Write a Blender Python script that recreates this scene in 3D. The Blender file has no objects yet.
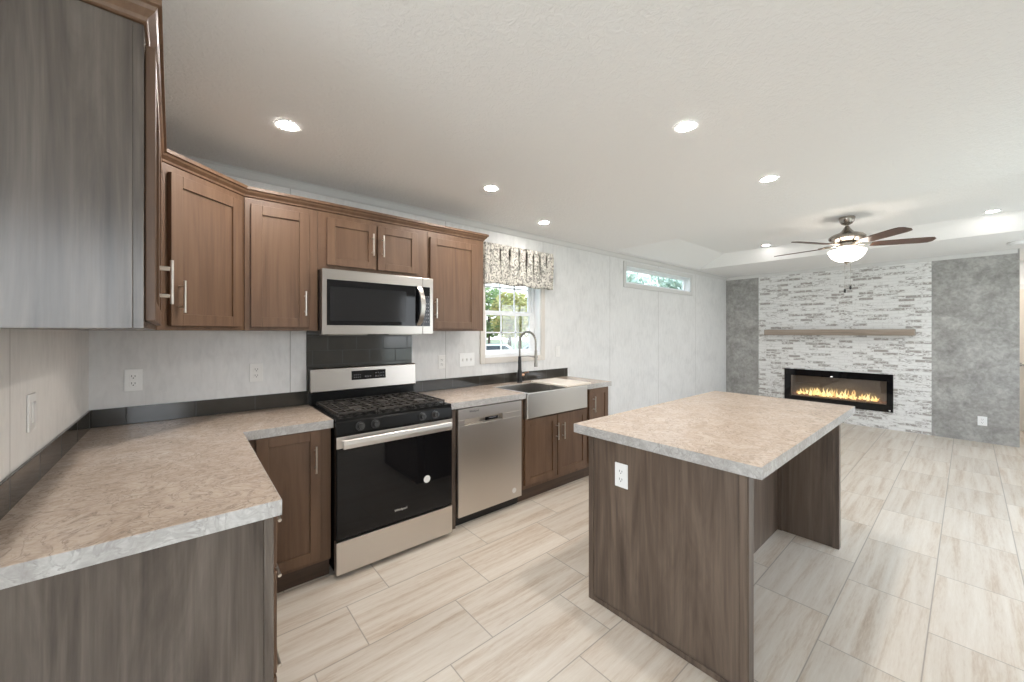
import bpy, bmesh, math, random
from mathutils import Vector, Matrix, noise as mnoise
random.seed(7)
PI = math.pi
SC = bpy.context.scene
COL = SC.collection

# ------------------------------------------------------------------ camera, sky, daylight, exposure
cd = bpy.data.cameras.new('camera'); cam = bpy.data.objects.new('camera', cd); COL.objects.link(cam)
cd.sensor_width = 36.0; cd.lens = 385.75 / 1024 * 36.0; cd.shift_y = -0.00876
cd.clip_start = 0.02; cd.clip_end = 300
cam.location = (0.3864, -2.958, 1.4154)
cam.rotation_euler = (PI / 2, 0, -0.7019)
SC.camera = cam
SC.view_settings.view_transform = 'Standard'; SC.view_settings.look = 'None'
SC.view_settings.gamma = 1.0; SC.view_settings.use_curve_mapping = False
SC.view_settings.exposure = 0.88

W = bpy.data.worlds.new('sky'); SC.world = W; W.use_nodes = True
wn = W.node_tree.nodes; wl = W.node_tree.links
bg = wn['Background']; bg.inputs['Strength'].default_value = 1.8
tc = wn.new('ShaderNodeTexCoord'); sep = wn.new('ShaderNodeSeparateXYZ'); rp = wn.new('ShaderNodeValToRGB')
wl.new(tc.outputs['Generated'], sep.inputs[0]); wl.new(sep.outputs['Z'], rp.inputs[0])
rp.color_ramp.elements[0].position = 0.0; rp.color_ramp.elements[0].color = (0.93, 0.95, 0.97, 1)
rp.color_ramp.elements[1].position = 0.6; rp.color_ramp.elements[1].color = (0.55, 0.72, 0.92, 1)
wl.new(rp.outputs[0], bg.inputs['Color'])

def daylight(name, loc, rot, sx, sy, power, color):
    l = bpy.data.lights.new(name, 'AREA'); l.shape = 'RECTANGLE'; l.size = sx; l.size_y = sy
    l.energy = power; l.color = color
    o = bpy.data.objects.new(name, l); COL.objects.link(o); o.location = loc; o.rotation_euler = rot
    return o
DAY = (0.86, 0.94, 1.0)
# daylight entering through the openings behind and beside the camera (all outside the frame)
daylight('daylight_patio_door', (4.4, -4.42, 1.1), (PI / 2, 0, 0), 2.3, 2.0, 15, DAY)
daylight('daylight_front_window', (-0.25, -4.42, 1.6), (PI / 2, 0, 0), 1.3, 1.15, 15, (0.88, 0.95, 1.0))
daylight('daylight_living_window', (7.0, -4.42, 1.5), (PI / 2, 0, 0), 1.3, 1.3, 10, DAY)
daylight('daylight_dining_window', (-3.12, -3.0, 1.45), (0, -PI / 2, 0), 1.3, 1.7, 58, DAY)

# ------------------------------------------------------------------ mesh helpers
class MB:
    def __init__(s): s.bm = bmesh.new(); s.mi = 0
    def _f(s, vs):
        try:
            f = s.bm.faces.new(vs); f.material_index = s.mi; return f
        except ValueError: return None
    def box(s, x0, x1, y0, y1, z0, z1):
        if x0 > x1: x0, x1 = x1, x0
        if y0 > y1: y0, y1 = y1, y0
        if z0 > z1: z0, z1 = z1, z0
        v = [s.bm.verts.new(p) for p in ((x0,y0,z0),(x1,y0,z0),(x1,y1,z0),(x0,y1,z0),(x0,y0,z1),(x1,y0,z1),(x1,y1,z1),(x0,y1,z1))]
        for q in ((3,2,1,0),(4,5,6,7),(0,1,5,4),(1,2,6,5),(2,3,7,6),(3,0,4,7)): s._f([v[i] for i in q])
        return s
    def loops(s, rings, closed=True, caps=True):
        R = [[s.bm.verts.new(p) for p in r] for r in rings]
        n = len(R[0])
        for a, b in zip(R[:-1], R[1:]):
            for i in range(n if closed else n - 1):
                j = (i + 1) % n
                s._f([a[i], a[j], b[j], b[i]])
        if caps:
            s._f(R[0][::-1]); s._f(R[-1])
        return s
    def cyl(s, p, q, r, r2=None, n=20):
        p = Vector(p); q = Vector(q); r2 = r if r2 is None else r2
        d = (q - p).normalized(); a = d.orthogonal().normalized(); b = d.cross(a)
        ring = lambda c, rr: [c + a * rr * math.cos(t) + b * rr * math.sin(t) for t in (2 * PI * i / n for i in range(n))]
        return s.loops([ring(p, r), ring(q, r2)])
    def tube(s, pts, r, n=10, rs=None):
        pts = [Vector(p) for p in pts]; rings = []; a = None
        for i, p in enumerate(pts):
            d = (pts[min(i + 1, len(pts) - 1)] - pts[max(i - 1, 0)]).normalized()
            if a is None: a = d.orthogonal().normalized()
            a = (a - d * a.dot(d)).normalized(); b = d.cross(a)
            rr = rs[i] if rs else r
            rings.append([p + a * rr * math.cos(2*PI*k/n) + b * rr * math.sin(2*PI*k/n) for k in range(n)])
        return s.loops(rings)
    def lathe(s, prof, c=(0, 0, 0), n=32, caps=True):
        c = Vector(c)
        rings = [[c + Vector((r * math.cos(2*PI*k/n), r * math.sin(2*PI*k/n), z)) for k in range(n)] for r, z in prof]
        return s.loops(rings, caps=caps)
    def prism(s, poly, a, b, fn=lambda u, v, w: (u, v, w)):
        return s.loops([[fn(u, v, a) for u, v in poly], [fn(u, v, b) for u, v in poly]])
    def sweep(s, path, prof):
        # path: 2-D points, profile: (offset to the right of travel, z); mitred corners
        path = [Vector(p) for p in path]; rings = []
        for i, p in enumerate(path):
            d1 = (path[i] - path[i - 1]).normalized() if i else (path[1] - path[0]).normalized()
            d2 = (path[i + 1] - path[i]).normalized() if i < len(path) - 1 else d1
            n1 = Vector((d1.y, -d1.x)); n2 = Vector((d2.y, -d2.x))
            m = (n1 + n2); m = m / max(1e-6, m.dot(n1))
            rings.append([(p.x + m.x * o, p.y + m.y * o, z) for o, z in prof])
        return s.loops(rings)
    def ell(s, c, r, sub=2, jit=0, seed=0):
        res = bmesh.ops.create_icosphere(s.bm, subdivisions=sub, radius=1.0)
        for v in res['verts']:
            k = 1 + jit * mnoise.noise(v.co * 2.3 + Vector((seed, 0, 0)))
            v.co = Vector(c) + Vector((v.co.x * r[0], v.co.y * r[1], v.co.z * r[2])) * k
        for v in res['verts']:
            for f in v.link_faces: f.material_index = s.mi
        return s

def link(o, parent=None):
    COL.objects.link(o)
    if parent is not None: o.parent = parent
    return o
def obj(name, mb, mats, parent=None, loc=(0,0,0), rot=(0,0,0), smooth=False, bevel=0.0, seg=2, label=None, ang=35):
    me = bpy.data.meshes.new(name)
    bmesh.ops.recalc_face_normals(mb.bm, faces=mb.bm.faces)
    mb.bm.to_mesh(me); mb.bm.free()
    for m in (mats if isinstance(mats, (list, tuple)) else [mats]): me.materials.append(m)
    if smooth:
        me.polygons.foreach_set('use_smooth', [True] * len(me.polygons)); me.set_sharp_from_angle(angle=math.radians(ang))
    o = bpy.data.objects.new(name, me); link(o, parent)
    o.location = loc; o.rotation_euler = rot
    if bevel:
        b = o.modifiers.new('bevel', 'BEVEL'); b.width = bevel; b.segments = seg; b.limit_method = 'ANGLE'; b.angle_limit = math.radians(40)
    if label: o['label'] = label
    return o
def tag(o, label, cat, group=None, kind=None):
    o['label'] = label; o['category'] = cat
    if group: o['group'] = group
    if kind: o['kind'] = kind
    return o
def thing(name, label, cat, loc=(0,0,0), rotz=0, group=None):
    o = bpy.data.objects.new(name, None); o.empty_display_size = 0.05; COL.objects.link(o)
    o.location = loc; o.rotation_euler = (0, 0, rotz)
    return tag(o, label, cat, group)
def struct(name, mb, mats, label=None, **k):
    o = obj(name, mb, mats, **k); o['kind'] = 'structure'
    if label: o['label'] = label
    return o
def wall_mb(axis, t0, t1, u0, u1, z0, z1, holes):
    us = sorted({u0, u1, *[h[0] for h in holes], *[h[1] for h in holes]}); zs = sorted({z0, z1, *[h[2] for h in holes], *[h[3] for h in holes]})
    m = MB()
    for a, b in zip(us[:-1], us[1:]):
        for c, d in zip(zs[:-1], zs[1:]):
            if any(h[0] <= a and b <= h[1] and h[2] <= c and d <= h[3] for h in holes): continue
            if axis == 'y': m.box(a, b, t0, t1, c, d)
            else: m.box(t0, t1, a, b, c, d)
    return m

# ------------------------------------------------------------------ materials
class NT:
    def __init__(s, name):
        s.m = bpy.data.materials.new(name); s.m.use_nodes = True
        s.t = s.m.node_tree; s.n = s.t.nodes; s.l = s.t.links; s.b = s.n['Principled BSDF']
    def new(s, t, **k):
        n = s.n.new(t)
        for a, v in k.items(): setattr(n, a, v)
        return n
    def inp(s, node, i, v):
        if hasattr(v, 'is_linked') or hasattr(v, 'links'): s.l.new(v, node.inputs[i])
        else: node.inputs[i].default_value = v
    def math(s, op, a, b=0.0, c=None):
        n = s.new('ShaderNodeMath', operation=op); s.inp(n, 0, a); s.inp(n, 1, b)
        if c is not None: s.inp(n, 2, c)
        return n.outputs[0]
    def pos(s): return s.new('ShaderNodeNewGeometry').outputs['Position']
    def oco(s): return s.new('ShaderNodeTexCoord').outputs['Object']
    def mapv(s, v, scale=(1,1,1), loc=(0,0,0)):
        n = s.new('ShaderNodeMapping'); s.inp(n, 0, v); n.inputs['Scale'].default_value = scale; n.inputs['Location'].default_value = loc
        return n.outputs[0]
    def noise(s, v, scale=5, detail=4, rough=.5, dist=0):
        n = s.new('ShaderNodeTexNoise'); s.inp(n, 'Vector', v); n.inputs['Scale'].default_value = scale
        n.inputs['Detail'].default_value = detail; n.inputs['Roughness'].default_value = rough; n.inputs['Distortion'].default_value = dist
        return n.outputs[0]
    def ramp(s, f, stops):
        n = s.new('ShaderNodeValToRGB'); s.inp(n, 0, f); e = n.color_ramp.elements
        while len(e) < len(stops): e.new(0.5)
        for k, (p, c) in enumerate(stops):
            e[k].position = p; e[k].color = (*c, 1) if len(c) == 3 else c
        return n.outputs[0]
    def mix(s, f, a, b, mode='MIX'):
        n = s.new('ShaderNodeMix', data_type='RGBA', blend_type=mode)
        s.inp(n, 0, f)
        for i, v in ((6, a), (7, b)):
            s.inp(n, i, (*v, 1) if isinstance(v, tuple) and len(v) == 3 else v)
        return n.outputs[2]
    def bump(s, h, strength=.2, dist=.002):
        n = s.new('ShaderNodeBump'); s.inp(n, 'Height', h); n.inputs['Strength'].default_value = strength; n.inputs['Distance'].default_value = dist
        s.l.new(n.outputs[0], s.b.inputs['Normal'])
    def set(s, **k):
        for a, v in k.items():
            i = {'col': 'Base Color', 'rough': 'Roughness', 'metal': 'Metallic', 'spec': 'Specular IOR Level', 'em': 'Emission Color', 'es': 'Emission Strength', 'coat': 'Coat Weight', 'alpha': 'Alpha', 'trans': 'Transmission Weight', 'aniso': 'Anisotropic', 'coatr': 'Coat Roughness'}[a]
            if isinstance(v, tuple) and len(v) == 3: v = (*v, 1)
            s.inp(s.b, i, v)
        return s.m
def plain(name, col, rough=.5, metal=0., **k):
    t = NT(name); return t.set(col=col, rough=rough, metal=metal, **k)

def wood(name, c0, c1, c2, rough=.4, grain='z', sc=1.0, coat=0.0, contrast=.5):
    t = NT(name)
    v = t.pos()
    oi = t.new('ShaderNodeObjectInfo').outputs['Random']
    cx = t.new('ShaderNodeCombineXYZ')
    for i in range(3): t.inp(cx, i, t.math('MULTIPLY', oi, 7.3 + 3.1 * i))
    va = t.new('ShaderNodeVectorMath', operation='ADD'); t.l.new(v, va.inputs[0]); t.l.new(cx.outputs[0], va.inputs[1]); v = va.outputs[0]
    s1 = {'z': (9, 9, .8), 'y': (9, .8, 9), 'x': (.8, 9, 9)}[grain]; s2 = {'z': (70, 70, 2.2), 'y': (70, 2.2, 70), 'x': (2.2, 70, 70)}[grain]
    a = t.noise(t.mapv(v, tuple(q * sc for q in s1)), 1, 6, .6, 1.6); b = t.noise(t.mapv(v, tuple(q * sc for q in s2)), 1, 3, .6, .2)
    f = t.math('ADD', t.math('MULTIPLY', a, .72), t.math('MULTIPLY', b, .28))
    h = contrast * .5
    t.set(col=t.ramp(f, [(.5 - h, c0), (.5, c1), (.5 + h, c2)]), rough=rough, coat=coat)
    t.bump(b, .25 if 'laminate' in name else .12, .0010)
    return t.m

M = {}
M['maple'] = wood('stained_maple', (.082, .041, .022), (.132, .072, .040), (.180, .104, .060), .46, contrast=.42)
M['laminate_grey'] = wood('grey_brown_laminate', (.040, .031, .025), (.092, .073, .060), (.155, .129, .108), .24, contrast=.34)
M['laminate_brown'] = wood('brown_laminate', (.058, .040, .030), (.116, .083, .062), (.180, .133, .102), .40, contrast=.34)
M['toe'] = wood('dark_toe_board', (.045, .026, .016), (.075, .045, .029), (.105, .066, .043), .5, 'x', contrast=.42)
M['blade'] = wood('fan_blade_walnut', (.05, .022, .012), (.09, .04, .022), (.13, .06, .035), .35, 'x')
M['driftwood'] = wood('weathered_oak', (.20, .155, .12), (.31, .25, .20), (.42, .36, .305), .7, 'y', contrast=.5)
M['board'] = wood('pale_board_wood', (.78, .69, .58), (.85, .77, .67), (.90, .84, .76), .45, 'x', contrast=.4)
M['nickel'] = plain('brushed_nickel', (.66, .62, .57), .28, 1.)
M['fan_nickel'] = plain('antique_nickel', (.40, .36, .32), .26, 1.)
M['dark_nickel'] = plain('dark_nickel', (.30, .28, .25), .3, 1.)
M['black'] = plain('black_enamel', (.009, .009, .009), .25, spec=.18)
M['knob'] = plain('satin_black_knob', (.035, .034, .033), .28)
M['black_glass'] = plain('black_glass', (.006, .006, .007), .04, spec=.32)
M['iron'] = plain('cast_iron', (.045, .038, .033), .45)
M['black_matte'] = plain('matte_black', (.012, .011, .011), .5)
M['white_plastic'] = plain('white_plastic', (.88, .88, .87), .35)
M['plate'] = plain('pale_wall_plate', (.80, .79, .77), .4)
M['slot'] = plain('dark_slot', (.05, .05, .05), .6)
M['vinyl'] = plain('white_vinyl', (.84, .85, .86), .3)
M['beige_trim'] = plain('pale_trim', (.66, .62, .57), .5)
M['white_trim'] = plain('white_trim', (.66, .655, .64), .5)
M['fixture_trim'] = plain('white_fixture_trim', (.85, .85, .85), .4)
M['copper'] = plain('copper_tone', (.62, .38, .26), .3, 1.)
M['grey_text'] = plain('silver_lettering', (.75, .73, .70), .35, .3)
M['dark_text'] = plain('dark_lettering', (.16, .15, .14), .4, .3)
M['sticker'] = plain('white_sticker', (.85, .84, .83), .5)
M['key'] = plain('grey_key_print', (.16, .16, .17), .5)

def stainless(name, col, rough, axis='x'):
    t = NT(name); v = t.pos()
    n = t.noise(t.mapv(v, {'x': (2, 2, 900), 'z': (380, 380, 1.5)}[axis]), 1, 2)
    t.set(col=col, metal=1., rough=t.math('ADD', t.math('MULTIPLY', n, .04), rough))
    return t.m
M['steel'] = stainless('stainless_steel', (.43, .40, .37), .28)
M['steel_bright'] = stainless('stainless_handle', (.74, .71, .68), .36)
M['steel_front'] = stainless('stainless_front_panel', (.68, .64, .60), .36)
M['steel_sink'] = stainless('stainless_sink', (.64, .62, .59), .30)

def laminate(name, top):
    t = NT(name); v = t.pos()
    big = t.noise(v, 5, 5, .6, 1.2); fine = t.noise(v, 26, 6, .65, 2.2); vein = t.noise(v, 8.5, 4, .55, 3.2)
    d = t.math('ABSOLUTE', t.math('SUBTRACT', vein, .5)); vm = t.ramp(d, [(.0, (1, 1, 1)), (.045, (0, 0, 0))])
    base = t.ramp(t.math('ADD', t.math('MULTIPLY', big, .4), t.math('MULTIPLY', fine, .6)),
                  [(.32, (.40, .305, .235)), (.5, (.56, .45, .365)), (.66, (.64, .54, .455))] if top else
                  [(.32, (.33, .31, .295)), (.5, (.47, .455, .44)), (.66, (.60, .59, .575))])
    c = t.mix(t.math('MULTIPLY', vm, t.ramp(fine, [(.42, (.15, .15, .15)), (.56, (.9, .9, .9))])), base, (.26, .20, .165) if top else (.32, .305, .29))
    t.set(col=c, rough=.22, spec=.5)
    return t.m
M['counter'] = laminate('laminate_top', True)
M['counter_edge'] = laminate('laminate_edge', False)

def floor_mat():
    t = NT('travertine_plank_tile'); v = t.pos(); sp = t.new('ShaderNodeSeparateXYZ'); t.l.new(v, sp.inputs[0])
    X, Y = sp.outputs['X'], sp.outputs['Y']
    ry = t.math('DIVIDE', t.math('ADD', t.math('MULTIPLY', Y, -1), -.885), .325); row = t.math('FLOOR', ry); fy = t.math('SUBTRACT', ry, row)
    xs = t.math('DIVIDE', t.math('SUBTRACT', t.math('ADD', X, t.math('MULTIPLY', row, .2267)), 1.02), .68); cxx = t.math('FLOOR', xs); fx = t.math('SUBTRACT', xs, cxx)
    ey = t.math('MULTIPLY', t.math('MINIMUM', fy, t.math('SUBTRACT', 1, fy)), .325)
    ex = t.math('MULTIPLY', t.math('MINIMUM', fx, t.math('SUBTRACT', 1, fx)), .68)
    e = t.math('MINIMUM', ex, ey); grout = t.ramp(e, [(.0010, (1, 1, 1)), (.0022, (0, 0, 0))])
    cid = t.new('ShaderNodeCombineXYZ'); t.inp(cid, 0, cxx); t.inp(cid, 1, row)
    wnz = t.new('ShaderNodeTexWhiteNoise', noise_dimensions='2D'); t.l.new(cid.outputs[0], wnz.inputs[0])
    off = t.new('ShaderNodeVectorMath', operation='SCALE'); t.l.new(wnz.outputs['Color'], off.inputs[0]); off.inputs['Scale'].default_value = 9
    va = t.new('ShaderNodeVectorMath', operation='ADD'); t.l.new(v, va.inputs[0]); t.l.new(off.outputs[0], va.inputs[1])
    a = t.noise(t.mapv(va.outputs[0], (1.1, 20, 1)), 1, 6, .62, .35); b = t.noise(t.mapv(va.outputs[0], (14, 120, 1)), 1, 5, .7, .5)
    f = t.math('ADD', t.math('MULTIPLY', a, .68), t.math('MULTIPLY', b, .32))
    c = t.ramp(f, [(.27, (.40, .30, .215)), (.39, (.57, .47, .375)), (.49, (.675, .60, .515)), (.64, (.75, .69, .615))])
    k = t.math('ADD', t.math('MULTIPLY', wnz.outputs['Value'], .10), .95)
    cm = t.new('ShaderNodeVectorMath', operation='SCALE'); t.l.new(c, cm.inputs[0]); t.l.new(k, cm.inputs['Scale'])
    t.set(col=t.mix(grout, cm.outputs[0], (.33, .285, .24)), rough=t.math('ADD', t.math('MULTIPLY', b, .2), .24))
    t.bump(t.math('SUBTRACT', 1, grout), .3, .001)
    return t.m
M['floor'] = floor_mat()

def wall_mat(name, axis, k0, step, col):
    t = NT(name); v = t.pos(); sp = t.new('ShaderNodeSeparateXYZ'); t.l.new(v, sp.inputs[0]); u = sp.outputs[axis]
    q = t.math('DIVIDE', t.math('SUBTRACT', u, k0), step); d = t.math('MULTIPLY', t.math('ABSOLUTE', t.math('SUBTRACT', q, t.math('ROUND', q))), step)
    g = t.ramp(d, [(.0022, (1, 1, 1)), (.0035, (0, 0, 0))])
    n = t.math('ADD', t.math('MULTIPLY', t.noise(v, 3.5, 5, .6, .6), .5), t.math('MULTIPLY', t.noise(t.mapv(v, (30, 30, 9)), 1, 4, .6, .5), .5))
    c = t.ramp(n, [(.35, tuple(q * .90 for q in col)), (.5, col), (.65, tuple(min(1, q * 1.06) for q in col))])
    t.set(col=t.mix(t.math('MULTIPLY', g, .7), c, (.16, .14, .12)), rough=.6)
    t.bump(t.math('SUBTRACT', 1, g), .5, .002)
    return t.m
M['wall'] = wall_mat('pale_wall_panel', 0, .925, 1.2, (.73, .727, .722))
M['wall_left'] = wall_mat('pale_wall_panel_left', 1, -1.178, 1.2, (.78, .76, .735))
M['wall_plain'] = plain('pale_wall_paint', (.74, .735, .72), .6)

def ceil_mat():
    t = NT('textured_white_ceiling'); v = t.pos(); n = t.noise(v, 38, 4, .55, 1.0)
    t.set(col=(.86, .855, .845), rough=.8); t.bump(t.ramp(n, [(.42, (0, 0, 0)), (.6, (1, 1, 1))]), .32, .004)
    return t.m
M['ceiling'] = ceil_mat()

def brick_mat():
    t = NT('whitewashed_brick'); v = t.pos(); sp = t.new('ShaderNodeSeparateXYZ'); t.l.new(v, sp.inputs[0])
    cb = t.new('ShaderNodeCombineXYZ'); t.inp(cb, 0, sp.outputs['Y']); t.inp(cb, 1, sp.outputs['Z'])
    br = t.new('ShaderNodeTexBrick'); t.l.new(cb.outputs[0], br.inputs['Vector'])
    br.offset = .42; br.inputs['Color1'].default_value = (0, 0, 0, 1); br.inputs['Color2'].default_value = (1, 1, 1, 1); br.inputs['Mortar'].default_value = (0, 0, 0, 1)
    br.inputs['Scale'].default_value = 1; br.inputs['Brick Width'].default_value = .165; br.inputs['Row Height'].default_value = .043
    br.inputs['Mortar Size'].default_value = .005; br.inputs['Mortar Smooth'].default_value = .3; br.inputs['Bias'].default_value = 0
    n1 = t.noise(t.mapv(cb.outputs[0], (16, 42, 1)), 1, 6, .72, .8); n2 = t.noise(t.mapv(cb.outputs[0], (60, 120, 1)), 1, 4, .65)
    # worn patches: each brick has its own amount of bare grey-brown showing through
    w = t.math('ADD', t.math('ADD', t.math('MULTIPLY', br.outputs['Color'], .27), t.math('MULTIPLY', n1, .92)), t.math('MULTIPLY', n2, .34))
    mask = t.math('MULTIPLY', t.ramp(w, [(.765, (0, 0, 0)), (.87, (1, 1, 1))]), t.math('SUBTRACT', 1, br.outputs['Fac']))
    bare = t.mix(n2, (.17, .14, .12), (.40, .37, .34)); white = t.mix(n1, (.90, .895, .88), (.74, .735, .72))
    c = t.mix(t.math('MULTIPLY', mask, .85), white, bare)
    c = t.mix(t.math('MULTIPLY', br.outputs['Fac'], .25), c, (.50, .485, .465))
    t.set(col=c, rough=.8)
    t.bump(t.math('ADD', t.math('SUBTRACT', 1, br.outputs['Fac']), t.math('MULTIPLY', n1, .5)), .6, .006)
    return t.m
M['brick'] = brick_mat()

def concrete():
    t = NT('grey_concrete_panel'); v = t.pos()
    a = t.noise(t.mapv(v, (1, 1, 1)), 4.5, 6, .68, .4); b = t.noise(v, 22, 5, .6, .5)
    f = t.math('ADD', t.math('MULTIPLY', a, .6), t.math('MULTIPLY', b, .4))
    t.set(col=t.ramp(f, [(.33, (.21, .203, .19)), (.5, (.34, .333, .317)), (.66, (.50, .49, .47))]), rough=.6)
    return t.m
M['concrete'] = concrete()

def tile_mat(name, axis_u, u0, w, h, z0):
    t = NT(name); v = t.pos(); sp = t.new('ShaderNodeSeparateXYZ'); t.l.new(v, sp.inputs[0])
    rr = t.math('DIVIDE', t.math('SUBTRACT', sp.outputs['Z'], z0), h); row = t.math('FLOOR', rr); fz = t.math('SUBTRACT', rr, row)
    uu = t.math('ADD', t.math('DIVIDE', t.math('SUBTRACT', sp.outputs[axis_u], u0), w), t.math('MULTIPLY', row, .5)); fu = t.math('FRACT', uu)
    e = t.math('MINIMUM', t.math('MULTIPLY', t.math('MINIMUM', fz, t.math('SUBTRACT', 1, fz)), h), t.math('MULTIPLY', t.math('MINIMUM', fu, t.math('SUBTRACT', 1, fu)), w))
    g = t.ramp(e, [(.0012, (1, 1, 1)), (.0025, (0, 0, 0))])
    n = t.noise(v, 8, 4)
    t.set(col=t.mix(g, t.mix(n, (.030, .027, .023), (.050, .045, .038)), (.015, .014, .012)), rough=t.math('ADD', t.math('MULTIPLY', g, .5), .1))
    t.bump(t.math('SUBTRACT', 1, g), .4, .001)
    return t.m
M['tile_strip'] = tile_mat('dark_glazed_tile', 0, .138, .2935, .12, .91)
M['tile_strip_left'] = tile_mat('dark_glazed_tile_left', 1, -.05, .2935, .12, .91)
M['tile_field'] = tile_mat('dark_glazed_subway_tile', 0, 1.06, .20, .1, .985)

def fabric():
    t = NT('scrollwork_print_fabric'); v = t.pos()
    n = t.noise(v, 15, 2, .5, 2.0); d = t.math('ABSOLUTE', t.math('SUBTRACT', n, .5)); ln = t.ramp(d, [(.03, (1, 1, 1)), (.06, (0, 0, 0))])
    m = t.noise(v, 55, 2); dots = t.ramp(m, [(.56, (0, 0, 0)), (.6, (1, 1, 1))])
    c = t.mix(t.math('MULTIPLY', ln, .8), (.70, .67, .61), (.085, .08, .075)); c = t.mix(t.math('MULTIPLY', dots, .5), c, (.26, .25, .22))
    t.set(col=c, rough=.85); return t.m
M['fabric'] = fabric()

def emit(name, col, strength):
    t = NT(name); return t.set(col=(.9, .9, .9), em=col, es=strength, rough=.4)
M['lens'] = emit('lit_downlight_lens', (1.0, .94, .875), 360)
M['lens_sink'] = emit('lit_sink_downlight_lens', (1.0, .94, .875), 140)
M['lens_tray'] = emit('lit_tray_downlight_lens', (1.0, .96, .92), 85)
M['bowl'] = emit('lit_frosted_glass', (1.0, .90, .78), 7)
M['flame'] = emit('flame_orange', (1.0, .52, .10), .85)
M['flame_core'] = emit('flame_yellow', (1.0, .72, .26), 1.15)
M['led'] = emit('white_led', (1, 1, 1), .9)

def pane_mat(name, tint, refl=.06):
    t = NT(name); t.n.remove(t.b); out = [n for n in t.n if n.type == 'OUTPUT_MATERIAL'][0]
    tr = t.new('ShaderNodeBsdfTransparent'); tr.inputs[0].default_value = (*tint, 1); gl = t.new('ShaderNodeBsdfGlossy'); gl.inputs['Roughness'].default_value = .01
    mx = t.new('ShaderNodeMixShader'); mx.inputs[0].default_value = refl
    t.l.new(tr.outputs[0], mx.inputs[1]); t.l.new(gl.outputs[0], mx.inputs[2]); t.l.new(mx.outputs[0], out.inputs[0]); return t.m
M['glass'] = pane_mat('window_glass', (.97, .985, .98), .05)
M['smoke_glass'] = pane_mat('fireplace_glass', (.80, .79, .78), .08)

def leafy(name, a, b, c):
    t = NT(name); v = t.pos(); n = t.noise(v, 2.2, 5, .7)
    t.set(col=t.ramp(n, [(.35, a), (.5, b), (.64, c)]), rough=.7); return t.m
M['leaf_green'] = leafy('green_leaves', (.08, .15, .04), (.20, .31, .09), (.42, .47, .17))
M['leaf_gold'] = leafy('yellowing_leaves', (.26, .30, .08), (.50, .46, .14), (.68, .52, .20))
M['leaf_overexposed'] = leafy('overexposed_leaves', (.36, .46, .36), (.55, .64, .52), (.75, .80, .66))  # overexposed brightness outside the transom is put into the leaf colour
M['bark'] = plain('bark', (.10, .075, .055), .9)
M['lawn'] = leafy('lawn', (.16, .20, .09), (.26, .28, .14), (.36, .34, .20))
M['asphalt'] = plain('pale_drive', (.48, .47, .46), .9)
M['siding'] = plain('pale_siding', (.62, .58, .55), .7)
M['shingle'] = plain('grey_shingle', (.20, .19, .185), .9)
M['car_white'] = plain('white_car_paint', (.80, .81, .83), .2, coat=.5)
M['car_blue'] = plain('pale_blue_car_paint', (.55, .64, .74), .2, coat=.5)
M['car_glass'] = plain('car_glass', (.05, .065, .08), .05)
M['rubber'] = plain('tyre_rubber', (.02, .02, .02), .8)

# ------------------------------------------------------------------ the room shell
H = 2.44; XF = 8.185
m = MB(); m.box(-3.1, 9.7, -4.4, .12, -.08, 0); struct('floor', m, M['floor'], 'travertine look plank tile floor')
# ceiling with a tray recess over the living room
TX0, TX1, TY0, TY1 = 4.5, 6.82, -4.18, -.10
IX0, IX1, IY0, IY1, TZ = 4.72, 6.66, -3.73, -.55, 2.615
m = MB()
m.box(-3.1, TX0, -4.4, .12, H, H + .3); m.box(TX1, 9.7, -4.4, .12, H, H + .3); m.box(TX0, TX1, TY1, .12, H, H + .3); m.box(TX0, TX1, -4.4, TY0, H, H + .3)
m.box(TX0, TX1, TY0, TY1, TZ + .02, H + .3)
o_ = [(TX0, TY0, H), (TX1, TY0, H), (TX1, TY1, H), (TX0, TY1, H)]; i_ = [(IX0, IY0, TZ), (IX1, IY0, TZ), (IX1, IY1, TZ), (IX0, IY1, TZ)]
vo = [m.bm.verts.new(p) for p in o_]; vi = [m.bm.verts.new(p) for p in i_]
for k in range(4): m._f([vo[k], vo[(k+1) % 4], vi[(k+1) % 4], vi[k]])
m._f(vi)
me_c = struct('ceiling', m, M['ceiling'], 'white textured ceiling with a shallow tray recess')
W1 = (2.545, 3.285, 1.17, 2.15); W2 = (4.875, 6.735, 2.07, 2.305)
struct('wall_back', wall_mb('y', 0, .12, -.12, 8.3, 0, H, [W1, W2]), M['wall'], 'long pale panelled kitchen wall')
struct('wall_left', wall_mb('x', -.12, 0, -1.80, 0, 0, H, []), M['wall_left'], 'short pale wall beside the corner counter')
m = MB(); m.box(-3.0, -.12, -1.80, -1.68, 0, H); struct('wall_dining', m, M['wall_plain'])
DW_ = (-3.65, -2.35, .6, 2.3)
struct('wall_dining_end', wall_mb('x', -3.1, -3.0, -4.4, -1.68, 0, H, [DW_]), M['wall_plain'])
FW = [(-.9, .4, 1.0, 2.15), (3.25, 5.55, .1, 2.1), (6.35, 7.65, .85, 2.15)]
struct('wall_front', wall_mb('y', -4.4, -4.3, -3.1, 9.7, 0, H, FW), M['wall_plain'])
FP = (-2.235, -.965, .275, .775)
wr = struct('wall_right', wall_mb('x', XF + .012, XF + .1, -3.355, 0, 0, H, [FP]), M['wall_plain'], 'end wall with brick feature and grey panels')
obj('brick_cladding', wall_mb('x', XF, XF + .012, -2.634, -.545, 0, H, [FP]), M['brick'], wr, label='whitewashed brick feature section')
for a, b in ((-.545, 0), (-3.355, -2.634)):
    m = MB(); m.box(XF + .002, XF + .012, a, b, 0, H); obj('grey_panel', m, M['concrete'], wr, label='mottled grey wall panel')
m = MB(); m.box(XF + .002, XF + .1, -3.365, -3.355, 0, H); obj('edge_trim', m, M['concrete'], wr)
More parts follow.
